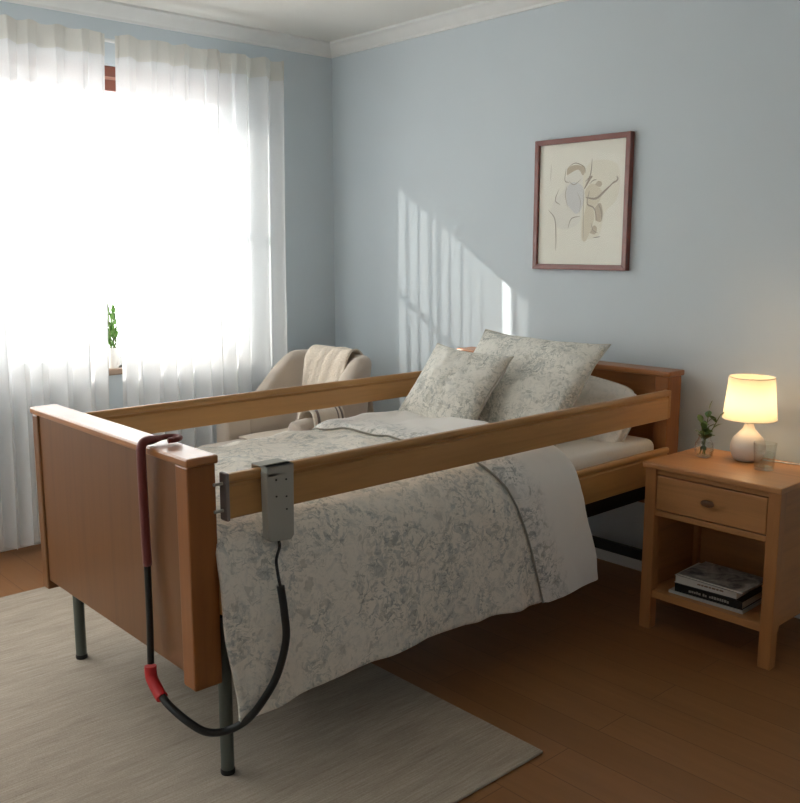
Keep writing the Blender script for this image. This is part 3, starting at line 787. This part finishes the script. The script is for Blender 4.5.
wash('pale_wash', (239, 233, 223), [[(.14, .46), (.2, .55), (.3, .62), (.34, .74), (.5, .76), (.52, .52), (.5, .36), (.36, .30), (.22, .32)]], 1)
wash('blue_wash', (224, 220, 217), [[(.34, .50), (.33, .62), (.4, .68), (.52, .64), (.54, .52), (.46, .42)]], 2)
wash('tan_wash', (228, 216, 195), [[(.53, .36), (.57, .50), (.55, .60), (.63, .66), (.74, .60), (.72, .52), (.66, .46), (.66, .36), (.58, .20), (.53, .22)]], 2)
wash('brown_wash', (206, 190, 168), [[(.68, .36), (.67, .46), (.73, .50), (.76, .42), (.74, .35)], [(.33, .74), (.34, .80), (.44, .82), (.54, .79), (.52, .73), (.46, .78)], [(.66, .65), (.70, .68), (.74, .66), (.72, .63)], [(.62, .26), (.66, .32), (.7, .30), (.68, .25)]], 3)
bm = B()
for q, w_ in (([(.56, .55), (.68, .54), (.78, .60), (.88, .67)], .010), ([(.54, .62), (.6, .70), (.63, .72)], .012), ([(.62, .86), (.615, .78), (.6, .72), (.55, .68)], .006),
              ([(.12, .46), (.2, .38), (.22, .22), (.22, .12)], .005), ([(.32, .8), (.31, .70), (.36, .68)], .004), ([(.14, .84), (.135, .70)], .002), ([(.24, .63), (.2, .54), (.26, .5)], .004),
              ([(.66, .22), (.74, .23)], .004), ([(.36, .3), (.4, .38), (.5, .4)], .004), ([(.86, .65), (.91, .68), (.9, .71)], .008), ([(.6, .6), (.58, .5), (.66, .46), (.7, .36)], .006), ([(.36, .69), (.42, .66), (.5, .7)], .003), ([(.35, .81), (.43, .835), (.53, .80), (.55, .75)], .004), ([(.53, .62), (.535, .5), (.54, .36), (.55, .22)], .003), ([(.34, .66), (.32, .58), (.35, .48)], .003), ([(.60, .66), (.64, .685), (.68, .69)], .004), ([(.7, .5), (.74, .44), (.75, .36)], .006), ([(.46, .6), (.5, .52), (.49, .42)], .002), ([(.63, .34), (.66, .28), (.71, .26)], .004)):
    bm = B(); stroke(bm, q, w_, 4); obj('pencil_line', bm, M['pencil'], pr_)
obj('glazing', box(B(), PX0+.021, PX1-.021, 3.4565, 3.4585, PZ0+.021, PZ1-.021, 0), M['pane'], pf)
# ------------------------------------------------------------------ light
sun = bpy.data.lights.new('sun', 'SUN'); sun.energy = 6.5; sun.angle = R(.55); sun.color = (1, .94, .86)
so = bpy.data.objects.new('sun', sun); C.objects.link(so)
so.rotation_euler = Vector((.87, 1, -.545)).to_track_quat('-Z', 'Y').to_euler()
wd = bpy.data.worlds.new('world'); scn.world = wd; wd.use_nodes = True
bg = wd.node_tree.nodes['Background']; bg.inputs[0].default_value = (1, .99, .975, 1); bg.inputs[1].default_value = 4.7
# daylight guide for the sampler at the window opening (a portal gives no light of its own)
pl = bpy.data.lights.new('window_portal', 'AREA'); pl.shape = 'RECTANGLE'; pl.size = WZ1-WZ0; pl.size_y = WY1-WY0
pl.cycles.is_portal = True
po = bpy.data.objects.new('window_portal', pl); C.objects.link(po); po.location = (X0-.16, (WY0+WY1)/2, (WZ0+WZ1)/2)
po.rotation_euler = Vector((1, 0, 0)).to_track_quat('-Z', 'Y').to_euler()
p2 = bpy.data.lights.new('window_portal', 'AREA'); p2.shape = 'RECTANGLE'; p2.size = QX1-QX0; p2.size_y = QZ1-QZ0; p2.cycles.is_portal = True
po = bpy.data.objects.new('window_portal', p2); C.objects.link(po); po.location = ((QX0+QX1)/2, YF-.11, (QZ0+QZ1)/2)  # sampler guide at the added fill opening
po.rotation_euler = Vector((0, 1, 0)).to_track_quat('-Z', 'Z').to_euler()
# ------------------------------------------------------------------ camera
cam = bpy.data.cameras.new('camera'); co = bpy.data.objects.new('camera', cam); C.objects.link(co)
cam.sensor_fit = 'HORIZONTAL'; cam.sensor_width = 36; cam.lens = 36*913.1/800; cam.clip_start = .05
yaw, pit = -.8339, .1673
fwd = Vector((math.sin(yaw)*math.cos(pit), math.cos(yaw)*math.cos(pit), -math.sin(pit)))
co.location = (0, 0, 1.45); co.rotation_euler = fwd.to_track_quat('-Z', 'Y').to_euler()
scn.camera = co
scn.view_settings.view_transform = 'Standard'; scn.view_settings.look = 'None'
scn.view_settings.exposure = .25; scn.view_settings.gamma = 1; scn.view_settings.use_curve_mapping = False
scn.cycles.use_denoising = True
scn.cycles.max_bounces = 14; scn.cycles.diffuse_bounces = 8; scn.cycles.transparent_max_bounces = 24
scn.cycles.sample_clamp_indirect = 8
